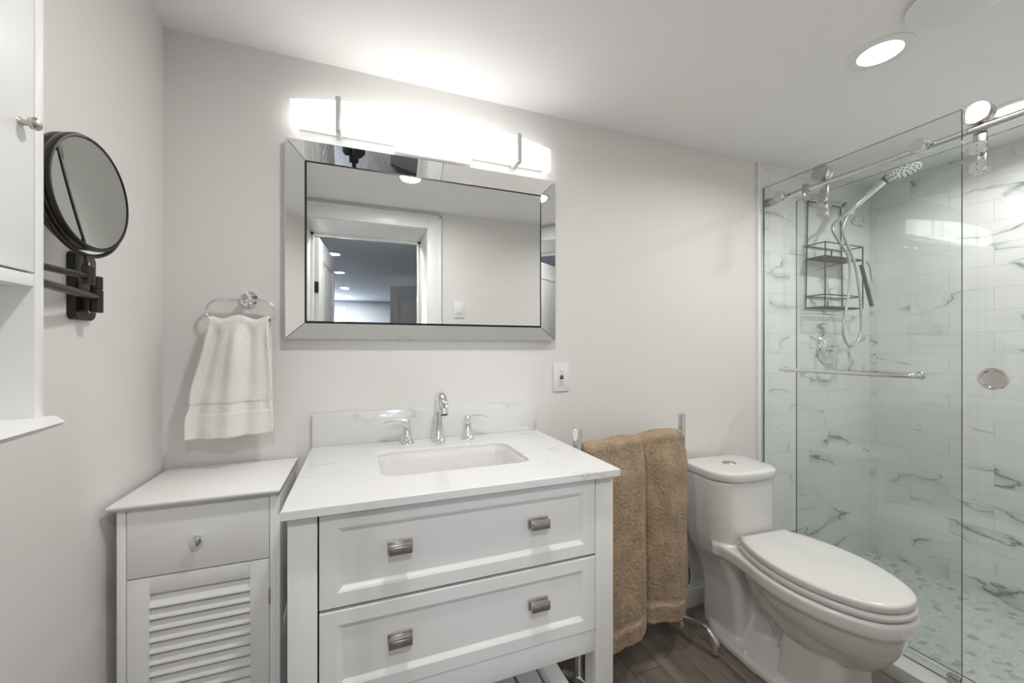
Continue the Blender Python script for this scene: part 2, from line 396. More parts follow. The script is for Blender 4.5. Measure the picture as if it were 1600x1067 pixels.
def hall_light(x, y, i):
    t = thing('recessed_light', ['round recessed ceiling light in the hall, nearest the doorway', 'round recessed ceiling light in the hall, second from the doorway',
        'round recessed ceiling light in the hall, third from the doorway', 'round recessed ceiling light in the hall, farthest from the doorway'][i], 'ceiling light', (x, y, CEIL), 'recessed lights in the hall ceiling')
    b = B(); lathe(b, (x, y, CEIL), (0,0,-1), [(0,.075), (.004,.075), (.006,.06), (.003,.055), (.003,.0)]); obj('trim_ring', b, trim_white, t)
    b = B(); lathe(b, (x, y, CEIL-.0035), (0,0,-1), [(0,.054), (.002,.054), (.002,0)]); obj('lens', b, lens_m, t)
    if i > 1:
        ld = bpy.data.lights.new('hall_lamp', 'AREA'); ld.shape = 'DISK'; ld.size = .1; ld.energy = 26; ld.color = (.88,.94,1)
        lo = bpy.data.objects.new('hall_lamp', ld); C.objects.link(lo); lo.location = (x, y, CEIL-.02)
for i, (x, y) in enumerate(((-.248,-2.91), (-.243,-3.94), (-.221,-5.26), (-.207,-6.30))): hall_light(x, y, i)
# unseen fill light added outside the doorway, aimed at the vanity front
t = thing('added_fill_light', 'added unseen fill light in the ceiling just outside the bathroom doorway', 'ceiling light', (.05,-1.88,CEIL))
b = B(); lathe(b, (.05,-1.88,CEIL), (0,0,-1), [(0,.075), (.004,.075), (.008,.068), (.004,.06), (.004,0)], 40); obj('trim_ring', b, trim_white, t)
b = B(); lathe(b, (.05,-1.88,CEIL-.004), (0,0,-1), [(0,.058), (.002,.058), (.002,0)], 40); obj('lens', b, lens_m, t)
ld = bpy.data.lights.new('added_fill_lamp', 'AREA'); ld.shape = 'DISK'; ld.size = .07; ld.energy = 8.5; ld.color = WH
lo = bpy.data.objects.new('added_fill_lamp', ld); C.objects.link(lo); lo.location = (.05,-1.88,CEIL-.040); lo.rotation_euler = (math.radians(74), 0, 0)
# daylight of the far window
ld = bpy.data.lights.new('window_light', 'AREA'); ld.shape = 'RECTANGLE'; ld.size = .6; ld.size_y = .38; ld.energy = 40; ld.color = (.7,.82,1)
lo = bpy.data.objects.new('window_light', ld); C.objects.link(lo); lo.location = (-.66,-7.0,1.72); lo.rotation_euler = (PI/2+.25, 0, 0); 

# ------------------------------------------------------------ bathroom ceiling lights
def can(x, y, label, r=.056, e=CAN, sp=175):
    t = thing('recessed_light', label, 'ceiling light', (x, y, CEIL), 'recessed lights in the bathroom ceiling')
    b = B(); lathe(b, (x, y, CEIL), (0,0,-1), [(0,r+.026), (.003,r+.026), (.006,r+.012), (.004,r), (.001,r), (.001,0)], 48); obj('trim_ring', b, trim_white, t)
    b = B(); lathe(b, (x, y, CEIL-.001), (0,0,-1), [(0,r-.001), (.002,r-.001), (.002,0)], 48); obj('lens', b, lens_m, t)
    ld = bpy.data.lights.new('can_lamp', 'AREA'); ld.shape = 'DISK'; ld.size = r*1.8; ld.energy = e; ld.color = WH; ld.spread = math.radians(sp)
    lo = bpy.data.objects.new('can_lamp', ld); C.objects.link(lo); lo.location = (x, y, CEIL-.012)
can(1.538, -.679, 'round recessed ceiling light above the toilet', e=4.9, sp=160)
can(2.385, -.69, 'round recessed ceiling light above the shower', e=5.6, sp=158)
can(.257, -.815, 'round recessed ceiling light in front of the vanity, seen reflected in the wall mirror')
t = thing('exhaust_vent', 'round white ceiling vent cover at the top edge of the photo', 'vent', (1.475,-.893,CEIL))
b = B(); lathe(b, (1.475,-.893,CEIL), (0,0,-1), [(0,.095), (.008,.10), (.012,.108), (.015,.112), (.020,.110), (.024,.095), (.027,.05), (.028,0)], 64); obj('cover', b, plastic_w, t)

# ------------------------------------------------------------ vanity light
t = thing('vanity_light', 'long bowed white acrylic vanity light glowing above the wall mirror', 'wall light', (.247,0,1.94))
X0, X1, ZB, ZT = -.206, .700, 1.897, 1.985
def bow(x): s = (x-(X0+X1)/2)/((X1-X0)/2); return -.030-.082*(1-s*s)
N = 48; xs = [X0+(X1-X0)*i/N for i in range(N+1)]
b = B(); rings = []
for x in xs:
    y = bow(x); e = .004
    rings.append([(x, -.022, ZB), (x, y+e, ZB), (x, y, ZB+e), (x, y, ZT-e), (x, y+e, ZT), (x, -.022, ZT)])
loft(b, rings); obj('shade', b, shade_m, t)
for x in (-.065, .549):
    b = B(); y = bow(x)-.004; w_ = .008
    box(b, (x-w_, y-.003, ZB-.012), (x+w_, y, ZT+.008), .001); box(b, (x-w_, y, ZT+.005), (x+w_, -.02, ZT+.008), .001); box(b, (x-w_, y, ZB-.012), (x+w_, -.02, ZB-.009), .001)
    box(b, (x-w_, -.022, ZB-.012), (x+w_, -.019, ZT+.008))
    obj('bracket', b, bracket_m, t)
obj('back_plate', bx((X0+.02,-.021,ZB+.006), (X1-.02,-.001,ZT-.006), .002), trim_white, t)
obj('canopy', bx((.108,-.033,1.870), (.380,-.001,1.890), .002), mat('canopy_white', (.95,.95,.95), .25), t)

# ------------------------------------------------------------ wall mirror
t = thing('wall_mirror', 'large wall mirror with wide slanted silver frame above the vanity', 'mirror', (.25,0,1.545))
OX0, OX1, OZ0, OZ1 = -.221, .722, 1.229, 1.861
IX0, IX1, IZ0, IZ1 = -.164, .667, 1.285, 1.803
YO, YI = -.034, -.009
obj('backing', bx((OX0+.004,-.0095+.001,OZ0+.004), (OX1-.004,-.001,OZ1-.004)), blackp, t, smooth=False)
obj('mirror_glass', bx((IX0+.003,-.012,IZ0+.003), (IX1-.003,-.009,IZ1-.003)), mirror_m, t, smooth=False)
b = B()
for lo, hi in (((IX0-.001,IZ1-.003),(IX1+.001,IZ1+.001)), ((IX0-.001,IZ0-.001),(IX1+.001,IZ0+.003)), ((IX0-.001,IZ0),(IX0+.003,IZ1)), ((IX1-.003,IZ0),(IX1+.001,IZ1))):
    box(b, (lo[0],-.0135,lo[1]), (hi[0],-.009,hi[1]))
obj('inner_trim', b, blackp, t, smooth=False)
o_ = [(OX0,OZ0), (OX1,OZ0), (OX1,OZ1), (OX0,OZ1)]; i_ = [(IX0,IZ0), (IX1,IZ0), (IX1,IZ1), (IX0,IZ1)]
for k in range(4):
    a, c = o_[k], o_[(k+1) % 4]; d, e = i_[(k+1) % 4], i_[k]
    L = .012   # narrow outer bevel
    def lerp(p, q, f): return (p[0]+(q[0]-p[0])*f, p[1]+(q[1]-p[1])*f)
    f = .045
    ai, ci = lerp(a, e, f), lerp(c, d, f)
    g = .0012  # mitre gap
    ux = Vector((c[0]-a[0], 0, c[1]-a[1])).normalized()*g
    b = B(); P = lambda q, y, s=0: Vector((q[0], y, q[1])) + ux*s
    V = [b.verts.new(p) for p in (P(a,YO+.006,1), P(c,YO+.006,-1), P(ci,YO,-1), P(ai,YO,1), P(d,YI,-1), P(e,YI,1), P(a,-.002,1), P(c,-.002,-1), P(d,-.002,-1), P(e,-.002,1))]
    for q in ((0,1,2,3), (3,2,4,5), (6,7,1,0), (9,8,7,6), (5,4,8,9), (0,3,5,9,6), (1,7,8,4,2)): b.faces.new([V[i] for i in q])
    obj('mirror_frame_strip', b, mirror_m, t, smooth=False)

# ------------------------------------------------------------ outlet, switches
def plate(t, x, z, w_, h_, y=-.0, s=-1, name='plate'):
    lo, hi = sorted((y+s*.0005, y+s*.006)); return obj(name, bx((x-w_/2, lo, z-h_/2), (x+w_/2, hi, z+h_/2), .002), plastic_w, t)
t = thing('power_outlet', 'white safety outlet with red and black buttons on the wall right of the mirror', 'outlet', (.762,0,1.083))
plate(t, .762, 1.083, .070, .116)
obj('insert', bx((.762-.0165,-.0075,1.083-.034), (.762+.0165,-.004,1.083+.034), .001), plastic_w, t)
obj('reset_button', bx((.762-.008,-.009,1.0835), (.762+.008,-.007,1.0905), .0006), redb, t, label='red button')
obj('test_button', bx((.762-.008,-.009,1.075), (.762+.008,-.007,1.082), .0006), blackp, t, label='black button')
for zc in (1.104, 1.064):
    b = B()
    for sx, h_ in ((-.0063,.008), (.0063,.0065)): box(b, (.762+sx-.001,-.0079,zc-h_/2+.002), (.762+sx+.001,-.0073,zc+h_/2+.002))
    cyl(b, (.762,-.0079,zc-.0085), (.762,-.0073,zc-.0085), .0022, seg=12)
    obj('socket', b, blackp, t, smooth=False)
t = thing('light_switch', 'single white light switch high on the wall beside the doorway, seen in the mirror', 'switch', (.654,BY,1.473))
plate(t, .654, 1.473, .072, .118, BY, 1); obj('rocker', bx((.637,BY+.005,1.443), (.671,BY+.010,1.503), .0015), plastic_w, t)
t = thing('switch_plate', 'double plate with rocker switch and outlet beside the doorway, seen in the mirror frame', 'switch', (.70,BY,1.10))
plate(t, .70, 1.10, .118, .118, BY, 1); obj('rocker', bx((.66,BY+.005,1.07), (.692,BY+.010,1.13), .0015), plastic_w, t); obj('insert', bx((.706,BY+.005,1.07), (.738,BY+.009,1.13), .0015), plastic_w, t)
for zc in (1.118, 1.085):
    b = B()
    for sx in (-.006, .006): box(b, (.722+sx-.001,BY+.0088,zc-.004), (.722+sx+.001,BY+.0096,zc+.004))
    obj('socket', b, blackp, t, smooth=False)

# ------------------------------------------------------------ vanity
VX0, VX1, VY0, VY1, VZ = -.138, .640, -.535, -.012, .860
t = thing('vanity_cabinet', 'white vanity cabinet with two framed drawers and open slatted shelf under the sink', 'cabinet', (.25,-.27,0))
b = B()
LW = .055
for x0 in (VX0, VX1-LW):
    for y0, y1 in ((VY0, VY0+LW), (VY1-LW, VY1)):
        obj('leg', bx((x0, y0, 0), (x0+LW, y1, VZ), .002), van_paint, t)
for x0, x1 in ((VX0+.008, VX0+.026), (VX1-.026, VX1-.008)):
    obj('side_panel', bx((x0, VY0+LW, .40), (x1, VY1-LW, VZ)), van_paint, t, smooth=False)
obj('back_panel', bx((VX0+LW, VY1-.02, .40), (VX1-LW, VY1-.006, VZ-.12)), van_paint, t, smooth=False)
obj('apron', bx((VX0+LW, VY0+.004, .392), (VX1-LW, VY0+.026, .452), .0015), van_paint, t)
obj('gap_shade_strip', bx((VX0+LW, VY0+.012, .857), (VX1-LW, VY0+.03, .860)), gap_shade, t, smooth=False)  # dark strip standing in for the shade under the countertop
obj('bottom_panel', bx((VX0+LW, VY0+.03, .40), (VX1-LW, VY1-.02, .415)), van_paint, t, smooth=False)
def framed_front(b, x0, x1, z0, z1, y, st=.034, rt=.030, dep=.007, sl=.012, th=.02):
    R = lambda i, j: [(x0+i, z0+j), (x1-i, z0+j), (x1-i, z1-j), (x0+i, z1-j)]
    rs = [(0,0,y+th), (0,0,y+.0015), (.0015,.0015,y), (st,rt,y), (st+sl*.35,rt+sl*.35,y+.002), (st+sl*.5,rt+sl*.5,y+.0035), (st+sl,rt+sl,y+dep)]
    loft(b, [[(p[0], yy, p[1]) for p in R(i, j)] for i, j, yy in rs])
    return b
DX0, DX1 = -.0795, .5825
def pull(parent, x, z, y):
    h = bpy.data.objects.new
    b = B(); box(b, (x-.0265, y-.003, z-.0125), (x+.0265, y+.0, z+.0125), .001); box(b, (x-.022, y-.014, z-.009), (x+.022, y-.003, z+.009), .0015)
    box(b, (x-.0255, y-.020, z-.0115), (x+.0255, y-.012, z+.0115), .0025, 2)
    box(b, (x-.019, y-.0215, z-.006), (x+.019, y-.019, z+.006), .001)
    return obj('drawer_pull', b, nickel, parent)
for z0, z1 in ((.656, .853), (.456, .649)):
    dr = obj('drawer', framed_front(B(), DX0, DX1, z0, z1, VY0-.002), van_paint, t, angle=25)
    # box behind is coloured near-black to put shade into the drawer gaps
    for x in (.082, .416): pull(dr, x, (z0+z1)/2+.010, VY0-.002)
    bxx = B(); box(bxx, (DX0+.012, VY0+.018, z0+.01), (DX1-.012, VY0+.40, z0+.02)); obj('drawer_box', bxx, gap_shade, dr, smooth=False)
b = B()
for k in range(9):
    x = VX0+LW+.004+k*.0745; box(b, (x, VY0+.03, .190), (min(x+.066, VX1-LW-.004), VY1-.03, .205), .002)
obj('slatted_shelf', b, van_paint, t)
obj('shelf_rail', bx((VX0+LW, VY0+.012, .165), (VX1-LW, VY0+.029, .205), .002), van_paint, t); obj('shelf_rail', bx((VX0+LW, VY1-.032, .165), (VX1-LW, VY1-.012, .189), .002), van_paint, t)

# countertop with rounded sink cut-out
CZ0, CZ1 = .861, .881; CX0, CX1, CY0, CY1 = -.147, .645, -.560, -.002
t = thing('countertop', 'white quartz vanity countertop with faint grey veins and backsplash', 'countertop', (.25,-.28,CZ0))
SX, SY, SW, SD = .252, -.270, .205, .128
SX = .2525; SY = -.285
def top_mesh():
    b = B(); inner = [(SX+p[0], SY+p[1]) for p in rrect(SW, SD, .045, 8)]
    n = len(inner); outer = []
    for px, py in inner:   # project radially on the rectangle
        dx, dy = px-SX, py-SY
        k = min(((CX1-SX)/dx if dx > 0 else (CX0-SX)/dx) if abs(dx) > 1e-9 else 1e9, ((CY1-SY)/dy if dy > 0 else (CY0-SY)/dy) if abs(dy) > 1e-9 else 1e9)
        outer.append([SX+dx*k, SY+dy*k])
    for cx, cy in ((CX0,CY0), (CX0,CY1), (CX1,CY0), (CX1,CY1)):
        j = min(range(n), key=lambda i: (outer[i][0]-cx)**2+(outer[i][1]-cy)**2); outer[j] = [cx, cy]
    e = .0025
    def ins(q, d): return (min(max(q[0], CX0+d), CX1-d), min(max(q[1], CY0+d), CY1-d))
    def shr(q, d): # grow the hole
        r = Vector((q[0]-SX, q[1]-SY)); return (SX+q[0]-SX+(d if r.x > 0 else -d), q[1]+(d if r.y > 0 else -d))
    rings = [[(*shr(p, 0), CZ0) for p in inner], [(*shr(p, 0), CZ1-.002) for p in inner], [(*shr(p, .002), CZ1) for p in inner],
             [(*ins(p, e), CZ1) for p in outer], [(*ins(p, 0), CZ1-e) for p in outer], [(*ins(p, 0), CZ0+.001) for p in outer], [(*ins(p, .001), CZ0) for p in outer]]
    rings.append(rings[0])
    rs = [ring(b, r) for r in rings[:-1]]; rs.append(rs[0])
    for a, c in zip(rs, rs[1:]):
        for i in range(n): b.faces.new((a[i], a[(i+1) % n], c[(i+1) % n], c[i]))
    return b
obj('slab', top_mesh(), quartz_m, t, angle=30)
obj('backsplash', bx((CX0+.002,-.020,CZ1), (CX1-.001,-.001,.988), .0015), quartz_m, t)
t = thing('sink_basin', 'white rectangular undermount sink set into the vanity countertop', 'sink', (SX,SY,.74))
b = B(); rings = []
for dz, w_, d_, r_ in ((.8605,SW+.02,SD+.02,.055), (.8605,SW+.002,SD+.002,.047), (.850,SW,SD,.046), (.80,SW-.004,SD-.004,.046), (.765,SW-.012,SD-.012,.05), (.748,SW-.028,SD-.028,.05), (.740,SW-.06,SD-.05,.04), (.737,.10,.05,.02), (.736,.03,.03,.0295), (.730,.026,.026,.0255)):
    rings.append([(SX+p[0], SY+p[1], dz) for p in rrect(w_, d_, r_, 8)])
loft(b, rings, cap=False)
bmesh.ops.reverse_faces(b, faces=b.faces[:])
o = obj('basin', b, ceramic, t, angle=60); md = o.modifiers.new('thick', 'SOLIDIFY'); md.thickness = .008; md.offset = 1
b = B(); lathe(b, (SX,SY,.729), (0,0,1), [(0,.024), (.006,.024), (.008,.018), (.006,.0)]); obj('drain', b, chrome, t)

# ------------------------------------------------------------ faucet
t = thing('sink_faucet', 'chrome widespread faucet with arched spout and two lever handles', 'faucet', (.252,-.07,CZ1))
fx, fy = .2515, -.070
b = B(); lathe(b, (fx,fy,CZ1), (0,0,1), [(0,.0255), (.004,.0255), (.007,.022), (.02,.0185), (.05,.0145), (.075,.0135), (.09,.0135)], 32)
pts = catmull([(fx,fy,CZ1+.085), (fx,fy,CZ1+.115), (fx,fy-.010,CZ1+.143), (fx,fy-.040,CZ1+.160), (fx,fy-.075,CZ1+.150), (fx,fy-.095,CZ1+.122), (fx,fy-.102,CZ1+.105)], 6)
tube(b, pts, .0135, 20, radii=[.0135+.0055*math.sin(PI*min(1, i/len(pts)*.95))*(i/len(pts))**.6 for i in range(len(pts))])
obj('spout', b, chrome, t, angle=60)
b = B(); lathe(b, (fx,fy-.1015,CZ1+.106), (0,-.2,-1), [(0,.011), (.004,.010), (.004,.0)]); obj('aerator', b, rubber, t)
for s, hx in ((-1, .1465), (1, .355)):
    b = B(); lathe(b, (hx,fy,CZ1), (0,0,1), [(0,.025), (.004,.025), (.007,.0215), (.02,.017), (.045,.0125), (.06,.0115), (.064,.0118)], 32); hb = obj('handle_base', b, chrome, t, angle=60)
    b = B(); lathe(b, (hx,fy,CZ1+.063), (0,0,1), [(0,.0115), (.003,.0125), (.014,.0125), (.017,.010), (.017,0)], 32)
    L = [(hx, .0125, .078, .006), (hx+s*.02, .0115, .0805, .0045), (hx+s*.045, .009, .080, .003), (hx+s*.066, .0065, .075, .0022), (hx+s*.078, .004, .070, .0015)]
    loft(b, [[(x, fy+w_*math.cos(a), CZ1+z+th*math.sin(a)) for a in [2*PI*k/12 for k in range(12)]] for x, w_, z, th in L])
    obj('lever', b, chrome, hb, angle=50)

# ------------------------------------------------------------ small cabinet
t = thing('storage_cabinet', 'small white floor cabinet with one drawer and louvered door left of the vanity', 'cabinet', (-.35,-.16,0))
SX0, SX1, SF = -.510, -.196, -.300
# top: moulded edge
b = B(); o2 = [(-.521,-.318), (-.186,-.318), (-.186,-.012), (-.521,-.012)]
def rect(e): return [(-.521+e,-.318+e), (-.186-e,-.318+e), (-.186-e,-.012), (-.521+e,-.012)]
loft(b, [[(*p, z) for p in rect(e)] for e, z in ((.012,.8345), (.006,.8375), (.001,.842), (0,.8455), (0,.849), (.001,.85))])
obj('top_board', b, cab_white, t, angle=60)
for x0, x1, lab in ((SX0, SX0+.016, 0), (SX1-.016, SX1, 1)):
    b = bx((x0, SF, 0), (x1, -.015, .8345), .001)
    obj('side_panel', b, cab_white, t)
b = B()   # raised rails on the side facing the vanity
for lo, hi in (((SF+.002, .78), (-.02, .83)), ((SF+.002, .03), (SF+.05, .78)), ((-.065, .03), (-.02, .78)), ((SF+.05, .42), (-.065, .47))):
    box(b, (SX1-.001, lo[0], lo[1]), (SX1+.006, hi[0], hi[1]), .001)
obj('side_frame', b, cab_white, t)
obj('back_panel', bx((SX0+.016,-.022,.02), (SX1-.016,-.016,.83)), cab_white, t, smooth=False)
obj('divider', bx((SX0+.017,SF+.012,.668), (SX1-.017,-.023,.676)), cab_white, t, smooth=False)
fx0, fx1 = SX0+.0175, SX1-.0175
dr = obj('drawer', bx((fx0, SF+.001, .6765), (fx1, SF+.018, .8325), .0012), cab_white, t)
b = B(); lathe(b, (-.358, SF+.001, .752), (0,-1,0), [(0,.007), (.002,.0065), (.010,.005), (.014,.007), (.017,.012), (.022,.0135), (.026,.012), (.028,.006), (.0285,0)], 28); obj('knob', b, chrome, dr)
# louvered door
dz0, dz1 = .03, .6735
st = .041
b = B(); box(b, (fx0, SF+.001, dz0), (fx0+st, SF+.018, dz1), .001); box(b, (fx1-st, SF+.001, dz0), (fx1, SF+.018, dz1), .001)
box(b, (fx0+st, SF+.0015, dz1-.038), (fx1-st, SF+.0175, dz1), .0008); box(b, (fx0+st, SF+.0015, dz0), (fx1-st, SF+.0175, dz0+.05), .0008)
box(b, (fx0+st, SF+.0175, dz0+.01), (fx1-st, SF+.0185, dz1-.01))
dd = obj('louvered_door', b, cab_white, t)
b = B(); z = dz1-.038
while z > dz0+.07:   # slats: tilted, lower edge forward
    xa, xb = fx0+st, fx1-st
    sec = [(SF+.016, z-.001), (SF+.0035, z-.027), (SF-.0005, z-.0285), (SF-.001, z-.0315), (SF+.004, z-.033), (SF+.0165, z-.010)]
    loft(b, [[(xa, y, zz) for y, zz in sec], [(xb, y, zz) for y, zz in sec]])
    z -= .0262
obj('louvers', b, cab_white, dd, angle=50)
obj('hinge', bx((fx1-.001, SF-.0015, .560), (fx1+.0035, SF+.004, .602), .0006), nickel, dd)

# ------------------------------------------------------------ towel ring and white hand towel
t = thing('towel_ring', 'chrome oval towel ring on the wall left of the mirror', 'towel ring', (-.322,0,1.352))
b = B(); lathe(b, (-.322,0,1.352), (0,-1,0), [(0,.026), (.004,.0265), (.009,.024), (.011,.016), (.012,.010), (.030,.009), (.034,.012), (.052,.012), (.054,.010), (.054,0)], 36); obj('wall_mount', b, chrome, t)
RW, RH, RR = .088, .036, .036; rc = (-.333, -.044, 1.3085)
pts = []
for cx, a0 in ((RW-RR, -PI/2), (-(RW-RR), PI/2)):
    for k in range(17):
        a = a0+PI*k/16; pts.append((rc[0]+cx+RR*math.cos(a), rc[1], rc[2]+RR*math.sin(a)))
b = B(); tube(b, pts, .0046, 12, closed=True); obj('ring', b, chrome, t, angle=80)

def fbm(x, y, z, s): return mn.noise(Vector((x*s, y*s, z*s)))
def sheet(name, m, parent, nu, nv, fn, mi=None, th=.006, jit=.0):
    b = B(); g = []
    for j in range(nv+1):
        row = []
        for i in range(nu+1):
            p = Vector(fn(i/nu, j/nv)); row.append(b.verts.new(p))
        g.append(row)
    for j in range(nv):
        for i in range(nu):
            f = b.faces.new((g[j][i], g[j][i+1], g[j+1][i+1], g[j+1][i]))
            if mi: f.material_index = mi((i+.5)/nu, (j+.5)/nv)
    me = bpy.data.meshes.new(name); b.to_mesh(me); b.free()
    for q in (m if isinstance(m, list) else [m]): me.materials.append(q)
    for p in me.polygons: p.use_smooth = True
    o = bpy.data.objects.new(name, me); C.objects.link(o)
    if parent: o.parent = parent; me.transform(Matrix.Translation(-wloc(parent)))
    md = o.modifiers.new('thick', 'SOLIDIFY'); md.thickness = th; md.offset = 0
    if jit:
        tx = bpy.data.textures.new(name+'_fuzz', 'CLOUDS'); tx.noise_scale = .004; tx.noise_depth = 1
        dm = o.modifiers.new('fuzz', 'DISPLACE'); dm.texture = tx; dm.strength = jit; dm.mid_level = .5
    return o
# hand towel: hangs over the ring's lower bar, front layer longer
TZ = rc[2]-RR+.004
def smooth01(a, b, x): t_ = max(0, min(1, (x-a)/(b-a))); return t_*t_*(3-2*t_)
def hand(u, v):
    Lf, Lb, arc = .330, .26, .05; tot = Lf+Lb+arc; s = v*tot - Lb      # s<0 back layer, 0..arc over the bar, >arc front
    r = .013
    if s < 0: z = TZ+s; y = r; d = -s
    elif s < arc: a = PI*s/arc; z = TZ+.012*math.sin(a); y = r*math.cos(a); d = 0
    else: z = TZ-(s-arc); y = -r; d = s-arc
    f = smooth01(-.02, .30, d)
    kk = .92 if s < 0 else 1.0
    hw0 = .073+(.108*kk-.073)*f; band = 1-.045*math.exp(-((d-.235)/.020)**2) if s > 0 else 1
    cx = -.3305+(-.351+.3305)*f
    uu = u*2-1
    x = cx+hw0*band*uu
    front = 1 if s > arc*.5 else -1
    fold = .017*math.cos(uu*PI*1.75+.35)*(1-.5*f)+.007*math.cos(uu*PI*3.6-.6)*(1-.3*f)+.004*mn.noise(Vector((u*4,d*14,1)))
    y0 = rc[1]+y-front*0
    if front > 0:
        yy = y0-.015-fold*smooth01(.0, .05, d)-.006*f - .018*(1-uu*uu)*smooth01(0,.08,d)
        if .232 < d < .262: yy += .0025 + (.0015 if int(d*330) % 2 else -.0008)
    else: yy = min(-.008, y0-fold*.4*smooth01(0,.05,d)-.004)
    z += .006*math.cos(uu*PI*1.75+.35)*(1-smooth01(0,.06,abs(s-arc/2)))
    z += .004*uu*f if s > arc else 0
    return (x, yy, z)
o = sheet('hand_towel', [terry_white, terry_white_flat], None, 90, 200, hand, lambda u, v: 1 if .232 < v*.64-.31 < .262 else 0, th=.008, jit=.0028)
tag(o, 'white terry hand towel hanging through the oval chrome ring', 'towel')

# ------------------------------------------------------------ magnifying mirror
t = thing('magnifying_mirror', 'round dark bronze magnifying mirror on a folding arm on the left wall', 'mirror', (LX,-.38,1.33))
b = B()
loft(b, [[(LX+dx, -.378+p[0]*k, 1.325+p[1]*k) for p in rrect(.034, .068, .012)] for dx, k in ((0,1), (.010,1), (.013,.96), (.014,.90))]); wp = obj('wall_plate', b, bronze, t)
b = B(); lathe(b, (LX+.013,-.378,1.277), (1,0,0), [(0,.005), (.006,.005), (.008,.003), (.008,0)]); obj('screw', b, chrome, wp)
H = Vector((LX+.036, -.392, 0))
b = B(); cyl(b, (H.x,H.y,1.272), (H.x,H.y,1.318), .010, bev=.001); cyl(b, (H.x,H.y,1.319), (H.x,H.y,1.345), .0095, bev=.001); box(b, (LX+.012,H.y-.007,1.276), (H.x,H.y+.007,1.313), .002); obj('hinge', b, bronze, t)
El = Vector((-.462, -.655, 0)); Pm = Vector((-.447, -.530, 0))
b = B(); tube(b, [(H.x,H.y,1.303), (El.x,El.y,1.303)], .0072, 16); lathe(b, (El.x,El.y,1.292), (0,0,1), [(0,.010), (.022,.010)]); obj('lower_arm', b, bronze, t)
b = B(); tube(b, [(Pm.x,Pm.y,1.326), (El.x,El.y,1.326)], .0055, 16); lathe(b, (El.x,El.y,1.316), (0,0,1), [(0,.010), (.022,.010)]); lathe(b, (Pm.x,Pm.y,1.312), (0,0,1), [(0,.009), (.03,.009), (.034,.006), (.050,.005)]); obj('upper_arm', b, bronze, t)
mc = Vector((-.447, -.522, 1.472)); az = 1.50; n = Vector((math.sin(az), -math.cos(az), .01)).normalized()
side = n.cross(Vector((0,0,1))).normalized(); up = side.cross(n)
b = B(); pts = [mc-n*.008+(side*math.cos(a)+up*math.sin(a))*.1075 for a in [PI+PI*k/32 for k in range(33)]]; tube(b, pts, .0038, 10)
for s in (-1, 1): cyl(b, mc-n*.008+side*s*.098, mc-n*.008+side*s*.114, .0045)
obj('yoke', b, bronze, t)
b = B(); lathe(b, mc-n*.030, n, [(0,.085), (.004,.094), (.010,.0975), (.016,.0975), (.020,.0955), (.024,.0985), (.031,.0995), (.035,.0975), (.0355,.0945), (.032,.0925), (.018,.0925), (.018,0)], 64)
mf = obj('mirror_housing', b, bronze, t)
b = B(); lathe(b, mc+n*.0025, n, [(-.006,.0925), (.001,.0925)]+[(.001-(.0925**2-r_*r_)/(2*.75), r_) for r_ in [.0925*(1-k/24) for k in range(1,25)]], 96); obj('mirror_disc', b, mirror_m, mf, angle=60)

# ------------------------------------------------------------ wall cabinet at the left
t = thing('wall_cabinet', 'white wall cabinet with an open lower shelf hung on the left wall near the camera', 'cabinet', (LX,-.93,1.1))
WX, WY1, WY0 = -.400, -.720, -1.14
for y0, y1 in ((WY1-.016, WY1), (WY0, WY0+.016)): obj('side_panel', bx((LX+.001,y0,1.108), (WX,y1,1.86), .0006), cab_white, t)
obj('back_panel', bx((LX+.001,WY0+.016,1.108), (LX+.006,WY1-.016,1.86)), cab_white, t, smooth=False)
obj('shelf', bx((LX+.006,WY0+.016,1.281), (WX-.001,WY1-.016,1.297), .0006), cab_white, t)
dd = obj('door', bx((WX-.016,WY0+.018,1.299), (WX+.001,WY1-.018,1.83), .0015), cab_white, t)
b = B(); lathe(b, (WX+.001,-.762,1.484), (1,0,0), [(0,.006), (.002,.004), (.008,.0035), (.010,.007), (.015,.008), (.018,.006), (.019,0)], 24); obj('knob', b, nickel, dd, label='round metal knob')
obj('top_board', bx((LX+.001,WY0-.01,1.86), (WX+.025,WY1+.01,1.876), .003), cab_white, t)
b = B(); ol = [(LX+.001,WY0-.04), (WX+.065,WY0-.04), (WX+.063,-.90), (WX+.054,-.782), (WX+.013,WY1+.0), (LX+.001,WY1+.0)]
loft(b, [[(p[0]-(0 if k in (0,5) else e), p[1], z) for k, p in enumerate(ol)] for e, z in ((.03,1.094), (.004,1.104), (0,1.108))]); obj('bottom_board', b, cab_white, t, smooth=False)

# ------------------------------------------------------------ towel rack and bath towel
A_, B_ = Vector((.693,-.252,0)), Vector((1.262,-.130,0)); dr_ = (B_-A_).normalized(); nr = Vector((dr_.y, -dr_.x, 0))
t = thing('towel_rack', 'freestanding chrome towel rack between the vanity and the toilet', 'towel rack', tuple((A_+B_)/2))
for q in (A_, B_):
    b = B(); cyl(b, q+Vector((0,0,.04)), q+Vector((0,0,.926)), .0155, bev=.003); obj('post', b, chrome, t)
    b = B(); tube(b, catmull([q+nr*.148+Vector((0,0,.014)), q+nr*.148+Vector((0,0,.050)), q+nr*.130+Vector((0,0,.078)), q+nr*.09+Vector((0,0,.085)), q+nr*.03+Vector((0,0,.075)), q-nr*.03+Vector((0,0,.058)), q-nr*.07+Vector((0,0,.040)), q-nr*.092+Vector((0,0,.010))], 6), .0135, 16)
    lathe(b, q+Vector((0,0,.038)), (0,0,1), [(0,.019), (.05,.019)]); obj('foot', b, chrome, t)
for z, off in ((.850, 0), (.60, -.012)):
    b = B(); cyl(b, A_+Vector((0,0,z)), B_+Vector((0,0,z)), .008); obj('bar', b, chrome, t)
LBAR = (B_-A_).length
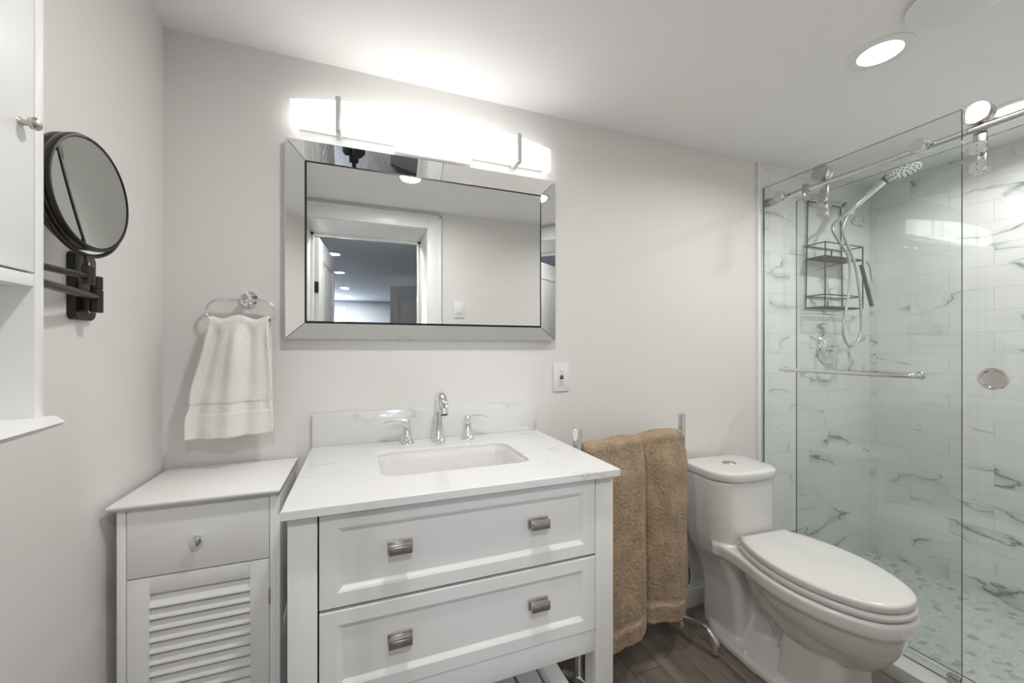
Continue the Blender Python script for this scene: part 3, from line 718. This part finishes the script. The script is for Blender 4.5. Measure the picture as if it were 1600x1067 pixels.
def bath(u, v):
    Lf, Lb, arc = .682, .60, .075; tot = Lf+Lb+arc; s = v*tot-Lb; r = .026
    ZT_ = .848
    w0 = .022; x = w0+u*(LBAR-.022-w0+.008)
    # two lobes with a deep crease between
    c = .53; 
    lob = (u/c) if u < c else (u-c)/(1-c)
    shape = math.sin(PI*min(1, max(0, lob)))**.33; edge = smooth01(.86, 1, u)
    if s < 0: z = ZT_+s; d = -s; base = -r
    elif s < arc: a = PI*s/arc; z = ZT_+r*.9*math.sin(a); base = -r*math.cos(a); d = 0
    else: z = ZT_-(s-arc); d = s-arc; base = r
    f = smooth01(0, .12, d); g = smooth01(0, .6, d)
    if s > arc*.5:
        off = base-.018+shape*(.034+.022*f+.012*g)+.006*f*mn.noise(Vector((u*6,d*5,3)))+.003*f*mn.noise(Vector((u*18,d*9,7)))*(1 if s > arc else .6) + .006*g*math.sin(u*17+1)+.004*f*math.sin(u*29+d*6)
        x += .010*g*(math.sin(u*PI)*0 + (u-.5)*1.0)
        if .594 < d < .600 or .619 < d < .626: off -= .002
        elif .600 <= d <= .619: off -= .0035
    else: off = base-.004-.004*math.sin(u*12)*f
    z -= (.004*(1-shape)*2+.022*edge*edge+.004*math.sin(u*9)**2)*(1-smooth01(arc/2, .12, abs(s-arc/2)))
    z += .012*g*(.5-shape)*(1 if s > 0 else 0)+.004*math.sin(u*23)*g
    p = A_+dr_*x+nr*off
    return (p.x, p.y, z)
o = sheet('bath_towel', [terry_tan, terry_tan_flat], None, 150, 330, bath, lambda u, v: 1 if .597 < v*1.357-.675 < .623 else 0, th=.010, jit=.008)
tag(o, 'tan terry bath towel folded over the chrome towel rack', 'towel')

# ------------------------------------------------------------ toilet (built around x = 0, wall at y = 0, then placed)
TL = Vector((1.534, -.006, 0)); TR = math.radians(-3.5)
t = thing('toilet', 'white one-piece toilet with closed lid beside the glass shower', 'toilet', (0,0,0))
def prof(tab, y):
    for (a, wa), (b_, wb) in zip(tab, tab[1:]):
        if b_ <= y <= a:
            return wa+(wb-wa)*(a-y)/(a-b_)
    return 0
def egg(tab, n=10):
    """closed outline from a table of (y, half width), smooth"""
    P = [(w_, y) for y, w_ in tab]+[(-w_, y) for y, w_ in reversed(tab) if w_ > 1e-6]
    c = catmull([(p[0], p[1], 0) for p in P], n, closed=True); return [(p.x, p.y) for p in c]
lid_tab = [(-.288,.104), (-.298,.116), (-.36,.147), (-.43,.167), (-.50,.175), (-.57,.171), (-.64,.153), (-.70,.123), (-.74,.088), (-.760,.051), (-.768,0)]
def scaled(o_, sx, sy, cy=-.52): return [(p[0]*sx, cy+(p[1]-cy)*sy) for p in o_]
lid_o = egg(lid_tab, 5)
b = B(); rings = []
for k, z in ((.965,.4285), (.985,.430), (.996,.434), (1,.440), (1,.446), (.995,.451), (.975,.4545), (.92,.4565), (.6,.459), (.2,.460)): rings.append([(p[0], p[1], z) for p in scaled(lid_o, k, k if k > .95 else k)])
loft(b, rings); obj('lid', b, seat_plastic, t, angle=60)
b = B(); rings = []
for k, z in ((.97,.4035), (.995,.405), (1.012,.410), (1.016,.416), (1.01,.422), (.985,.4265), (.95,.427)): rings.append([(p[0], p[1], z) for p in scaled(lid_o, k, k)])
loft(b, rings); obj('seat', b, seat_plastic, t, angle=60)
# body pieces, fused by a remesh
b = B()
rim_tab = [(-.20,.150), (-.24,.158), (-.30,.158), (-.36,.166), (-.43,.182), (-.50,.189), (-.57,.184), (-.64,.165), (-.70,.134), (-.745,.095), (-.768,.05), (-.775,0)]
rim = egg(rim_tab, 5)
loft(b, [[(p[0]*k, -.5+(p[1]+.5)*k2, z) for p in rim] for k, k2, z in ((.93,.98,.350), (.985,.995,.355), (1,1,.364), (1,1,.392), (.99,.995,.400), (.96,.98,.402))])
# bowl under the rim
bt = [(-.30,.10), (-.36,.14), (-.43,.168), (-.50,.176), (-.57,.172), (-.64,.152), (-.70,.120), (-.74,.082), (-.758,.04), (-.764,0)]
bo = egg(bt, 5)
loft(b, [[(p[0]*k, cy+(p[1]-cy)*k2, z) for p in bo] for k, k2, cy, z in ((1,1,-.5,.362), (.985,.99,-.5,.335), (.93,.955,-.5,.305), (.84,.90,-.5,.270), (.72,.82,-.5,.235), (.60,.70,-.51,.20))])
# front pedestal
def rr(cx, cy, w_, d_, r_, z, n=6): return [(cx+p[0], cy+p[1], z) for p in rrect(w_, d_, r_, n)]
loft(b, [rr(0,-.535,.112,.108,.05,.0), rr(0,-.535,.108,.106,.05,.03), rr(0,-.537,.100,.102,.05,.12), rr(0,-.545,.096,.100,.05,.20), rr(0,-.55,.098,.105,.05,.30)])
# sharp front skirt edge facing the recess
loft(b, [rr(0,-.47,.112,.030,.008,.0), rr(0,-.475,.104,.028,.008,.10), rr(0,-.485,.098,.028,.008,.20), rr(0,-.49,.098,.028,.008,.30)])
# web and trapway
loft(b, [rr(0,-.36,.036,.16,.03,.0), rr(0,-.36,.036,.16,.03,.37)])
for s in (-1, 1):
    tube(b, catmull([(s*.018,-.28,.05), (s*.022,-.33,.11), (s*.024,-.37,.20), (s*.022,-.33,.30), (s*.018,-.27,.34)], 6), .038, 16)
    tube(b, catmull([(s*.028,-.46,.05), (s*.033,-.42,.14), (s*.04,-.40,.24), (s*.055,-.42,.33)], 6), .036, 16)
# deck between tank and bowl
loft(b, [rr(0,-.26,.120,.10,.03,.345), rr(0,-.26,.150,.10,.03,.372), rr(0,-.26,.157,.10,.03,.395), rr(0,-.26,.153,.098,.03,.402)])
# foot flange
fl = egg([(-.085,.075), (-.12,.110), (-.20,.150), (-.30,.158), (-.42,.152), (-.52,.136), (-.60,.115), (-.64,.08), (-.652,0)], 5)
loft(b, [[(p[0]*k, -.35+(p[1]+.35)*k, z) for p in fl] for k, z in ((1,0), (1,.018), (.985,.026), (.94,.032))])
loft(b, [rr(0,-.32,.105,.16,.03,.02), rr(0,-.32,.085,.15,.03,.05), rr(0,-.32,.06,.14,.03,.085)])
# tank
def tank(w_, y0, y1, z, rb=.03, rf=.07, bow=.020):
    """D-shaped outline: small corners at the wall, big ones in front"""
    out = []
    for cx, cy, r_, a0 in ((w_-rb, y0-rb, rb, 0), (-w_+rb, y0-rb, rb, PI/2), (-w_+rf, y1+rf, rf, PI), (w_-rf, y1+rf, rf, 1.5*PI)):
        for k in range(9):
            a = a0+PI/2*k/8; px, py = cx+r_*math.cos(a), cy+r_*math.sin(a)
            if py < y1+rf: py -= bow*(1-(px/w_)**2)*(y1+rf-py)/rf
            out.append((px-.012, py, z))
        if a0 == PI:
            for k in range(1, 8): px = -w_+rf+(2*w_-2*rf)*k/8; out.append((px-.012, y1-bow*(1-(px/w_)**2), z))
    return out
loft(b, [tank(.096,-.075,-.285,0,.04,.03,.0), tank(.096,-.075,-.283,.14,.04,.03,.0), tank(.100,-.070,-.278,.22,.04,.035,.0), tank(.118,-.055,-.270,.29,.04,.045,.004),
         tank(.143,-.042,-.262,.35,.035,.055,.010), tank(.155,-.036,-.256,.41), tank(.159,-.032,-.254,.50), tank(.161,-.028,-.254,.658)])
body = obj('bowl_body', b, ceramic, t)
rm = body.modifiers.new('fuse', 'REMESH'); rm.mode = 'VOXEL'; rm.voxel_size = .0055; rm.use_smooth_shade = True
sm_ = body.modifiers.new('soften', 'SMOOTH'); sm_.iterations = 5; sm_.factor = .6
b = B(); rings = []
for w_, e, z in ((.160,0,.6595), (.164,.003,.661), (.167,.006,.665), (.167,.006,.688), (.1655,.0045,.692), (.161,0,.6945), (.143,-.018,.6965)):
    rings.append(tank(w_, -.028+e*.3, -.256-e, z, max(.03-.0*e, .02), .075))
loft(b, rings); tl = obj('tank_lid', b, ceramic, t, angle=60)
b = B(); lathe(b, (-.012,-.140,.6955), (0,0,1), [(0,.030), (.002,.030), (.0035,.028), (.0025,.026), (.004,.024), (.0045,0)], 36)
for v in b.verts: v.co.y = -.140+(v.co.y+.140)*.85
fb = obj('flush_button', b, nickel, tl)
for s in (-1, 1):
    b = B(); lathe(b, (s*.132,-.335,.026), (0,0,1), [(0,.014), (.008,.0135), (.013,.010), (.016,.005), (.0165,0)], 20); obj('bolt_cap', b, seat_plastic, t)
    b = B(); cyl(b, (s*.075-.02,-.286,.415), (s*.075+.02,-.286,.415), .012); obj('lid_hinge', b, seat_plastic, t)
t.location = TL; t.rotation_euler = (0,0,TR)
# braided supply hose from the wall valve
t = thing('supply_hose', 'dark flexible water supply hose behind the toilet base', 'hose', (1.36,-.02,.17))
b = B(); tube(b, catmull([(1.235,-.03,.15), (1.26,-.055,.13), (1.32,-.065,.125), (1.375,-.055,.16), (1.378,-.045,.24), (1.372,-.035,.32)], 8), .006, 10); obj('hose_line', b, rubber, t)
b = B(); lathe(b, (1.235,-.0145,.15), (0,-1,0), [(0,.02), (.004,.02), (.005,.008), (.022,.008)]); obj('stop_valve', b, chrome, t)

# ------------------------------------------------------------ shower glass
GZ0, GZ1 = .0505, 2.008
def pane(name, x0, x1, y0, y1, z0, z1, parent):
    b = bx((x0,y0,z0), (x1,y1,z1))
    for f in b.faces:
        n_ = f.normal; f.normal_update(); f.material_index = 0 if abs(f.normal.x) > .9 else 1
    return obj(name, b, [glass_m, glass_edge], parent, smooth=False)
t = thing('fixed_glass_panel', 'fixed clear glass shower panel with towel bar beside the toilet', 'glass panel', (1.904,-.36,GZ0))
pane('glass_sheet', 1.900, 1.908, -.724, -.013, GZ0, GZ1, t)
def stand_off(parent, y, z, x=1.900, r=.024, name='clamp'):
    b = B(); lathe(b, (x-.0005,y,z), (-1,0,0), [(0,r*.92), (.004,r*.92), (.005,r), (.014,r), (.016,r*.93), (.016,0)], 32); return obj(name, b, nickel_lt, parent)
stand_off(t, -.098, 1.935); stand_off(t, -.614, 1.935)
b = B(); x = 1.852
pts = catmull([(1.8995,-.130,1.100), (x+.02,-.130,1.100), (x+.004,-.137,1.100), (x,-.158,1.100), (x,-.30,1.100), (x,-.45,1.100), (x,-.592,1.100), (x+.004,-.613,1.100), (x+.02,-.620,1.100), (1.8995,-.620,1.100)], 6)
tube(b, pts, .0088, 16)
for y in (-.130, -.620): lathe(b, (1.8998,y,1.100), (-1,0,0), [(0,.014), (.004,.014), (.006,.011), (.012,.011), (.012,0)])
obj('towel_bar', b, nickel_lt, t, angle=60)
obj('floor_clamp', bx((1.893,-.722,GZ0), (1.915,-.690,GZ0+.028), .002), nickel, t)
obj('wall_channel', bx((1.896,-.0128,GZ0), (1.912,-.0085,GZ1-.01)), nickel_lt, t, smooth=False)
# rail
t = thing('shower_rail', 'polished nickel sliding rail running along the top of the shower glass', 'rail', (1.932,-.68,1.935))
b = B(); cyl(b, (1.932,-.040,1.935), (1.932,BY+.004,1.935), .0125); obj('bar', b, nickel_lt, t)
b = B(); lathe(b, (1.932,-.009,1.935), (0,-1,0), [(0,.020), (.012,.020), (.04,.019), (.046,.016), (.062,.0155)]); obj('wall_bracket', b, nickel, t)
for y in (-.098, -.614):
    b = B(); lathe(b, (1.9085,y,1.935), (1,0,0), [(0,.018), (.012,.018)]); box(b, (1.916,y-.016,1.919), (1.948,y+.016,1.951), .004); obj('clamp_block', b, nickel_lt, t)
b = B(); box(b, (1.914,-.212,1.912), (1.950,-.192,1.958), .004); lathe(b, (1.914,-.202,1.912), (0,0,-1), [(0,.006), (.01,.006)]); obj('stopper', b, nickel, t)
# sliding door
DY0, DY1, DXX = -.872, -.140, 1.952
t = thing('sliding_glass_door', 'sliding clear glass shower door hung on rollers behind the fixed panel', 'glass door', (DXX,-.5,.06))
pane('glass_sheet', DXX, DXX+.008, DY0, DY1, .062, 1.905, t)
for y in (-.268, -.752):
    b = B(); lathe(b, (1.912,y,1.9835), (1,0,0), [(0,.034), (.002,.036), (.008,.036), (.010,.030), (.030,.030), (.033,.036), (.040,.036), (.040,0)], 40); rl = obj('roller_wheel', b, nickel_lt, t)
    b = B(); box(b, (DXX-.010,y-.017,1.786), (DXX-.0005,y+.017,1.985), .002); hg = obj('hanger_strap', b, nickel_lt, t)
    for z in (1.868, 1.806):
        b = B(); lathe(b, (DXX-.010,y,z), (-1,0,0), [(0,.020), (.006,.020), (.008,.0225), (.018,.0225), (.020,.021), (.020,0)], 32)
        cap = obj('bolt_cap', b, nickel_lt, hg)
        b = B()
        for dz_ in (-.010, .010): cyl(b, (DXX-.0301,y,z+dz_), (DXX-.0306,y,z+dz_), .002, seg=10)
        for v in b.verts: pass
        # two tiny spanner holes on each cap
        bmesh.ops.translate(b, verts=b.verts[:], vec=(0,0,0)); 
        for f in b.faces: f.material_index = 1
        me2 = bpy.data.meshes.new('tmp'); b.to_mesh(me2); b.free()
        bb = B(); bb.from_mesh(cap.data); off = wloc(cap)
        n0 = len(bb.verts); bb.from_mesh(me2); bb.verts.ensure_lookup_table()
        for v in bb.verts[n0:]: v.co -= off
        bb.to_mesh(cap.data); bb.free(); cap.data.materials.append(blackp); bpy.data.meshes.remove(me2)
b = B(); y, z = -.780, 1.099
lathe(b, (DXX-.0005,y,z), (-1,0,0), [(0,.036), (.005,.036), (.007,.034), (.007,.029), (.001,.026), (.001,0)], 48); obj('finger_pull', b, nickel_lt, t)

# ------------------------------------------------------------ shower fittings
t = thing('shower_fixture', 'chrome shower arm with handset holder on the tiled wall', 'shower arm', (2.41,-.008,1.985))
b = B(); lathe(b, (2.395,-.0085,1.985), (0,-1,0), [(0,.028), (.003,.028), (.010,.014), (.012,.012)]); obj('flange', b, chrome, t)
b = B(); tube(b, catmull([(2.395,-.010,1.985), (2.397,-.05,1.985), (2.392,-.080,1.972), (2.386,-.105,1.950)], 6), .0105, 16); obj('arm', b, chrome, t)
b = B(); lathe(b, (2.388,-.100,1.955), (-.1,-.6,-.5), [(0,.014), (.012,.016), (.02,.016)]); obj('collar', b, rubber, t)
b = B(); lathe(b, (2.385,-.113,1.944), (-.1,-.6,-.5), [(0,.019), (.012,.021), (.024,.019), (.03,.013)]); box(b, (2.352,-.150,1.890), (2.382,-.118,1.930), .006); obj('handset_holder', b, chrome, t)
t = thing('hand_shower', 'chrome hand shower with round spray head and long looped hose', 'shower head', (2.415,-.14,1.92))
hd = Vector((2.420,-.335,2.045)); h0 = Vector((2.335,-.108,1.870)); h1 = Vector((2.418,-.262,2.030))
b = B(); tube(b, catmull([h0, h0.lerp(h1,.3), h0.lerp(h1,.7), h1], 6), .0, 20, radii=[.012+.004*i/18 for i in range(19)]); obj('handle', b, chrome, t, angle=60)
fn = Vector((-.12,-.28,-1)).normalized()
b = B(); cyl(b, h1-(h1-h0).normalized()*.012, h1+(h1-h0).normalized()*.014, .0185, .019); obj('grip_collar', b, rubber, t)
b = B(); tube(b, catmull([h1, h1.lerp(hd,.3)+Vector((0,0,.003)), hd+Vector((0,.03,-.0))], 5), .018, 16); lathe(b, hd-fn*.022, fn, [(0,0), (.002,.030), (.008,.050), (.016,.059), (.022,.060), (.026,.058), (.027,.055), (.026,0)], 48); sh = obj('spray_head', b, chrome, t, angle=60)
u_, v_ = frame(fn); b = B()
for rr_, nn in ((.016,5), (.033,10), (.048,15)):
    for k in range(nn):
        a = 2*PI*k/nn; p = hd+fn*.004+(u_*math.cos(a)+v_*math.sin(a))*rr_; cyl(b, p-fn*.001, p+fn*.0022, .0033, seg=8)
obj('nozzles', b, blackp, sh)
b = B(); hp = [(2.338, -0.110, 1.872), (2.275, -0.118, 1.843), (2.236, -0.132, 1.796), (2.296, -0.132, 1.737), (2.363, -0.132, 1.67), (2.374, -0.132, 1.545), (2.337, -0.132, 1.378), (2.317, -0.132, 1.295), (2.342, -0.132, 1.23), (2.387, -0.136, 1.213), (2.446, -0.136, 1.257), (2.462, -0.136, 1.348), (2.44, -0.136, 1.515), (2.403, -0.136, 1.646), (2.340, -0.136, 1.74), (2.308, -0.136, 1.808), (2.328, -0.138, 1.862), (2.360, -0.140, 1.898)]
tube(b, catmull(hp, 8), .0068, 12); obj('hose', b, hose_m, t, angle=80)
t = thing('shower_valve', 'round chrome shower valve with lever on the tiled wall', 'valve', (2.395,-.008,1.197))
b = B(); lathe(b, (2.395,-.0085,1.197), (0,-1,0), [(0,.088), (.004,.088), (.010,.082), (.012,.066), (.010,.060), (.016,.050), (.020,.034), (.020,0)], 64); obj('escutcheon', b, chrome, t)
b = B(); lathe(b, (2.395,-.028,1.197), (0,-1,0), [(0,.024), (.02,.020), (.04,.022), (.05,.020), (.055,.012), (.056,0)], 32); obj('hub', b, chrome, t)
b = B(); tube(b, catmull([(2.395,-.065,1.197), (2.425,-.074,1.198), (2.452,-.080,1.185), (2.462,-.082,1.155), (2.462,-.084,1.128)], 6), .010, 14, radii=[.013-.006*i/24 for i in range(25)]); obj('lever', b, chrome, t, angle=60)

# caddy of black wire
t = thing('shower_caddy', 'black wire two-tier shower caddy hanging below the shower arm', 'caddy', (2.37,-.02,1.41))
cx0, cx1, cyb, cyf = 2.212, 2.518, -.016, -.112
b = B()
def wire(*p, r=.0032): tube(b, [Vector(q) for q in p], r, 8)
wire((cx0+.018,cyb,1.985), (cx0,cyb,1.41)); wire((cx1-.018,cyb,1.985), (cx1,cyb,1.41)); wire((cx0+.018,cyb,1.985), (cx1-.018,cyb,1.985)); 
obj('back_frame', b, black_wire, t)
def basket(z0, z1, ym):
    global b
    for z in (z0, z1):
        wire((cx0,cyb,z), (cx0,cyf,z)); wire((cx1,cyb,z), (cx1,cyf,z)); wire((cx0,cyf,z), (cx1,cyf,z)); wire((cx0,cyb,z), (cx1,cyb,z))
b = B(); basket(1.672, 1.742, 0)
for x in (cx0, cx1): wire((x,cyf,1.672), (x,cyf,1.742))
for x in (cx0+.05, cx0+.10): wire((x,cyf+.03,1.672), (x,cyf+.03,1.712))
box(b, (cx0,cyf,1.670), (cx1,cyb,1.673)); obj('upper_basket', b, black_wire, t)
b = B(); basket(1.413, 1.475, 0); wire((cx0+.02,cyf,1.413),(cx0+.02,cyf,1.44))
for k in range(1, 6): y = cyb+(cyf-cyb)*k/6; wire((cx0,y,1.413), (cx1,y,1.413), r=.0015)
obj('lower_basket', b, black_wire, t)
for x in (cx0, cx1):
    b = B(); wire((x,cyf,1.413), (x,cyf,1.672)); obj('upright', b, black_wire, t)
t = thing('squeegee', 'small black squeegee with wire handle hooked on the caddy side', 'squeegee', (2.53,-.1,1.55))
b = B(); 
p0, p1 = Vector((2.470,-.130,1.640)), Vector((2.562,-.130,1.425)); d_ = (p1-p0).normalized(); s_ = Vector((0,-1,0))
q_ = d_.cross(s_)
loft(b, [[p+s_*a*.008+q_*c_*.0045 for a, c_ in ((-1,-1),(1,-1),(1,1),(-1,1))] for p in (p0, p1)]); obj('blade', b, rubber, t, smooth=False)
b = B(); tube(b, [(2.535,-.12,1.665), (2.562,-.12,1.640), (2.586,-.12,1.555), (2.57,-.12,1.50), (2.548,-.128,1.45)], .004, 8); obj('wire_handle', b, nickel, t)

# ------------------------------------------------------------ the photographer's camera (reflected in the mirror frame)
t = thing('digital_camera', 'black digital camera on a tripod, reflected in the top strip of the mirror frame', 'camera', (0,-1.53,1.2))
R_ = Matrix.Translation(Vector((0,-1.45,1.2))) @ Matrix.Rotation(-math.atan(237/625), 4, 'Z')
def tr(b): bmesh.ops.transform(b, matrix=R_, verts=b.verts[:]); return b
b = B(); box(b, (-.07,-.145,-.048), (.07,-.085,.042), .010); box(b, (-.028,-.140,.04), (.028,-.085,.068), .010); obj('body', tr(b), blackp, t)
b = B(); lathe(b, (0,-.088,0), (0,1,0), [(0,.036), (.03,.036), (.034,.040), (.056,.040), (.060,.036), (.060,.030), (.056,.0)], 32); obj('lens', tr(b), blackp, t)
t = thing('tripod', 'black tripod standing in the doorway under the camera', 'tripod', (0,-1.55,0))
c0 = R_ @ Vector((0,-.115,-.05))
b = B(); cyl(b, c0-Vector((0,0,.50)), c0-Vector((0,0,.04)), .014); box(b, c0-Vector((.03,.03,.05)), c0+Vector((.03,.03,-.001)), .006); obj('column', b, blackp, t)
for k in range(3):
    a = -PI/2+k*2*PI/3; b = B(); p = c0-Vector((0,0,.28)); q = Vector((c0.x+.24*math.cos(a), c0.y+.24*math.sin(a), .012)); cyl(b, p, q, .014, .010); obj('leg', b, blackp, t)
